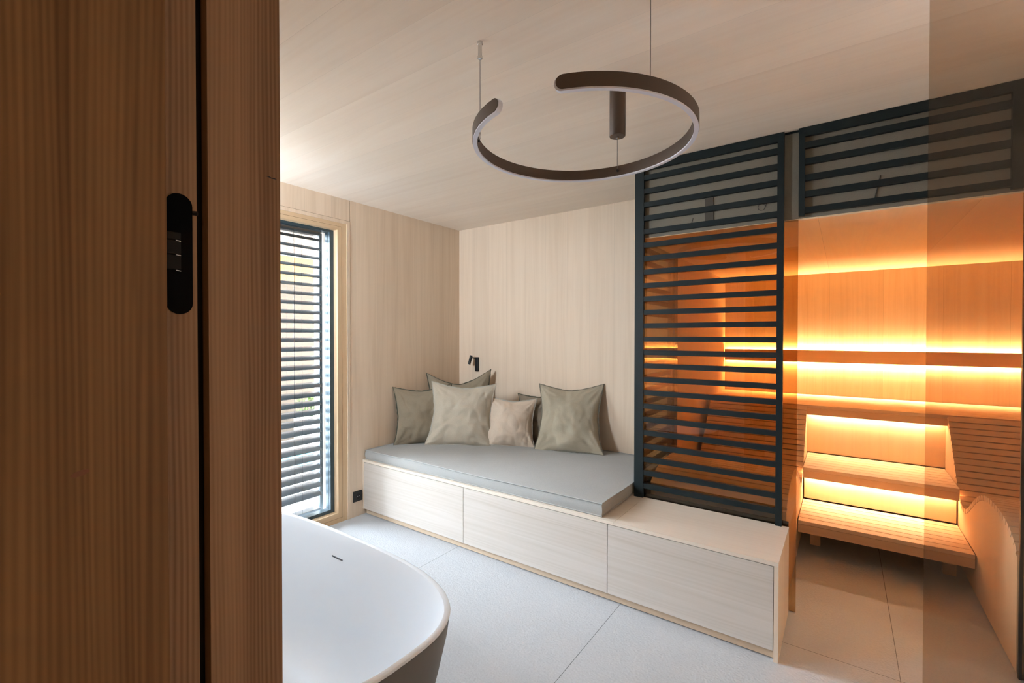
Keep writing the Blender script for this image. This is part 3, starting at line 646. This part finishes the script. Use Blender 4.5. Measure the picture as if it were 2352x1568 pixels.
# top bench
def bench(name, label, x0, x1, y0, y1, z_, n, fas_h, foot=None, led=True, panel=None, group=None):
    t = thing(name, label, 'bench', ((x0+x1)/2, y0, 0 if foot else z_-fas_h), 'stepped sauna benches')
    pitch = (y1-y0)/n
    for i in range(n):
        obj('slat', box(x0, x1, y0+i*pitch+(.0 if i == 0 else .003), y0+(i+1)*pitch-.003, z_-.024, z_, bev=.0015), M['s_slat'], t, at=((x0+x1)/2, y0+i*pitch, z_))
    obj('fascia', box(x0, x1, y0+.0, y0+.022, z_-fas_h, z_-.0255), M['s_fascia'], t)
    obj('support', box(x0+.02, x1-.02, y0+.08, y1-.02, z_-.070, z_-.050), M['s_gap_shade'], t)
    if panel: obj('riser_panel', box(x0+.004, x1-.004, panel[0], panel[0]+.02, panel[1], z_-.03), M['s_panel'], t)
    if led: obj('led_strip', box(PL+.02, PR-.02, panel[0]-.030, panel[0]-.012, z_-fas_h+.010, z_-fas_h+.016), M['led_low'], t)
    if foot:
        for fx in foot: obj('foot', box(fx-.03, fx+.03, y0+.22, y0+.27, 0, z_-.055), M['s_fascia'], t)
    return t
bench('sauna_bench', 'top slatted bench running the full width of the sauna', SX0+.003, SX1-.003, 4.52, SYB-.006, .885, 12, .080, led=True, panel=(4.60, .485))
bench('sauna_bench', 'middle slatted bench between the sauna loungers', PL+.003, PR-.003, 4.04, 4.590, .480, 7, .078, led=True, panel=(4.115, .235))
bench('sauna_bench', 'lowest slatted step bench just above the sauna floor', PL+.003, PR-.003, 3.60, 4.105, .228, 7, .078, foot=(-.150, .535), led=False)
# loungers
PROF = [(2.875, .525), (2.93, .565), (3.02, .600), (3.18, .622), (3.36, .618), (3.50, .592), (3.62, .545), (3.74, .478), (3.85, .415), (3.93, .388), (4.02, .395), (4.10, .440), (4.17, .505), (4.26, .605), (4.36, .715), (4.47, .835), (4.512, .880)]
def catmull(P, m=8):
    out = []
    for i in range(len(P)-1):
        p0, p1, p2, p3 = P[max(i-1, 0)], P[i], P[i+1], P[min(i+2, len(P)-1)]
        for k in range(m):
            t = k/m; out.append(tuple(.5*((2*p1[a])+(-p0[a]+p2[a])*t+(2*p0[a]-5*p1[a]+4*p2[a]-p3[a])*t*t+(-p0[a]+3*p1[a]-3*p2[a]+p3[a])*t**3) for a in (0, 1)))
    return out+[P[-1]]
CUR = catmull(PROF)
def lounger(label, x0, x1, inner, outer):
    t = thing('sauna_lounger', label, 'lounger', ((x0+x1)/2, 3.6, 0), 'wave-shaped sauna loungers')
    # arc length samples
    s = [0]
    for a, b in zip(CUR, CUR[1:]): s.append(s[-1]+math.hypot(b[0]-a[0], b[1]-a[1]))
    Lc = s[-1]; pitch = .0475; n = int(Lc/pitch); i = 0
    def at_s(v):
        for k in range(len(s)-1):
            if s[k+1] >= v:
                f_ = (v-s[k])/(s[k+1]-s[k]); return tuple(CUR[k][a]*(1-f_)+CUR[k+1][a]*f_ for a in (0, 1))
        return CUR[-1]
    pitch = Lc/n; th = .026
    for k in range(n):
        a, b = at_s(k*pitch+.004), at_s((k+1)*pitch-.004); d = Vector((b[0]-a[0], b[1]-a[1])).normalized(); nn = Vector((d.y, -d.x))*th
        mb = MB().prism([a, b, (b[0]+nn.x, b[1]+nn.y), (a[0]+nn.x, a[1]+nn.y)], 'x', x0, x1)
        obj('slat', mb, M['s_slat'], t, at=((x0+x1)/2, a[0], a[1]))
    # side panel under the wave
    low = []
    for k in range(0, len(CUR)):
        a, b = CUR[max(k-1, 0)], CUR[min(k+1, len(CUR)-1)]; d = Vector((b[0]-a[0], b[1]-a[1])).normalized(); nn = Vector((d.y, -d.x))*(th+.001)
        low.append((CUR[k][0]+nn.x, CUR[k][1]+nn.y))
    low = [p for p in low if p[0] > 2.87 and p[0] < 4.515]
    poly = low + [(4.515, .86), (4.515, .01), (2.87, .01)]
    poly[0] = (2.87, low[0][1])
    poly = poly[:len(low)] + [(4.596, .80), (4.596, .002), (2.87, .002)]
    for xa, xb in (inner, outer): obj('side_panel', MB().prism(poly, 'x', xa, xb), M['s_panel'], t)
    return t
lounger('wave-shaped slatted lounger on the left side of the sauna behind the glass', SX0+.045, PL-.001, (PL-.024, PL-.002), (SX0+.05, SX0+.07))
lounger('wave-shaped slatted lounger on the right side of the sauna behind the glass partition', PR+.001, SX1-.02, (PR+.002, PR+.024), (SX1-.045, SX1-.025))
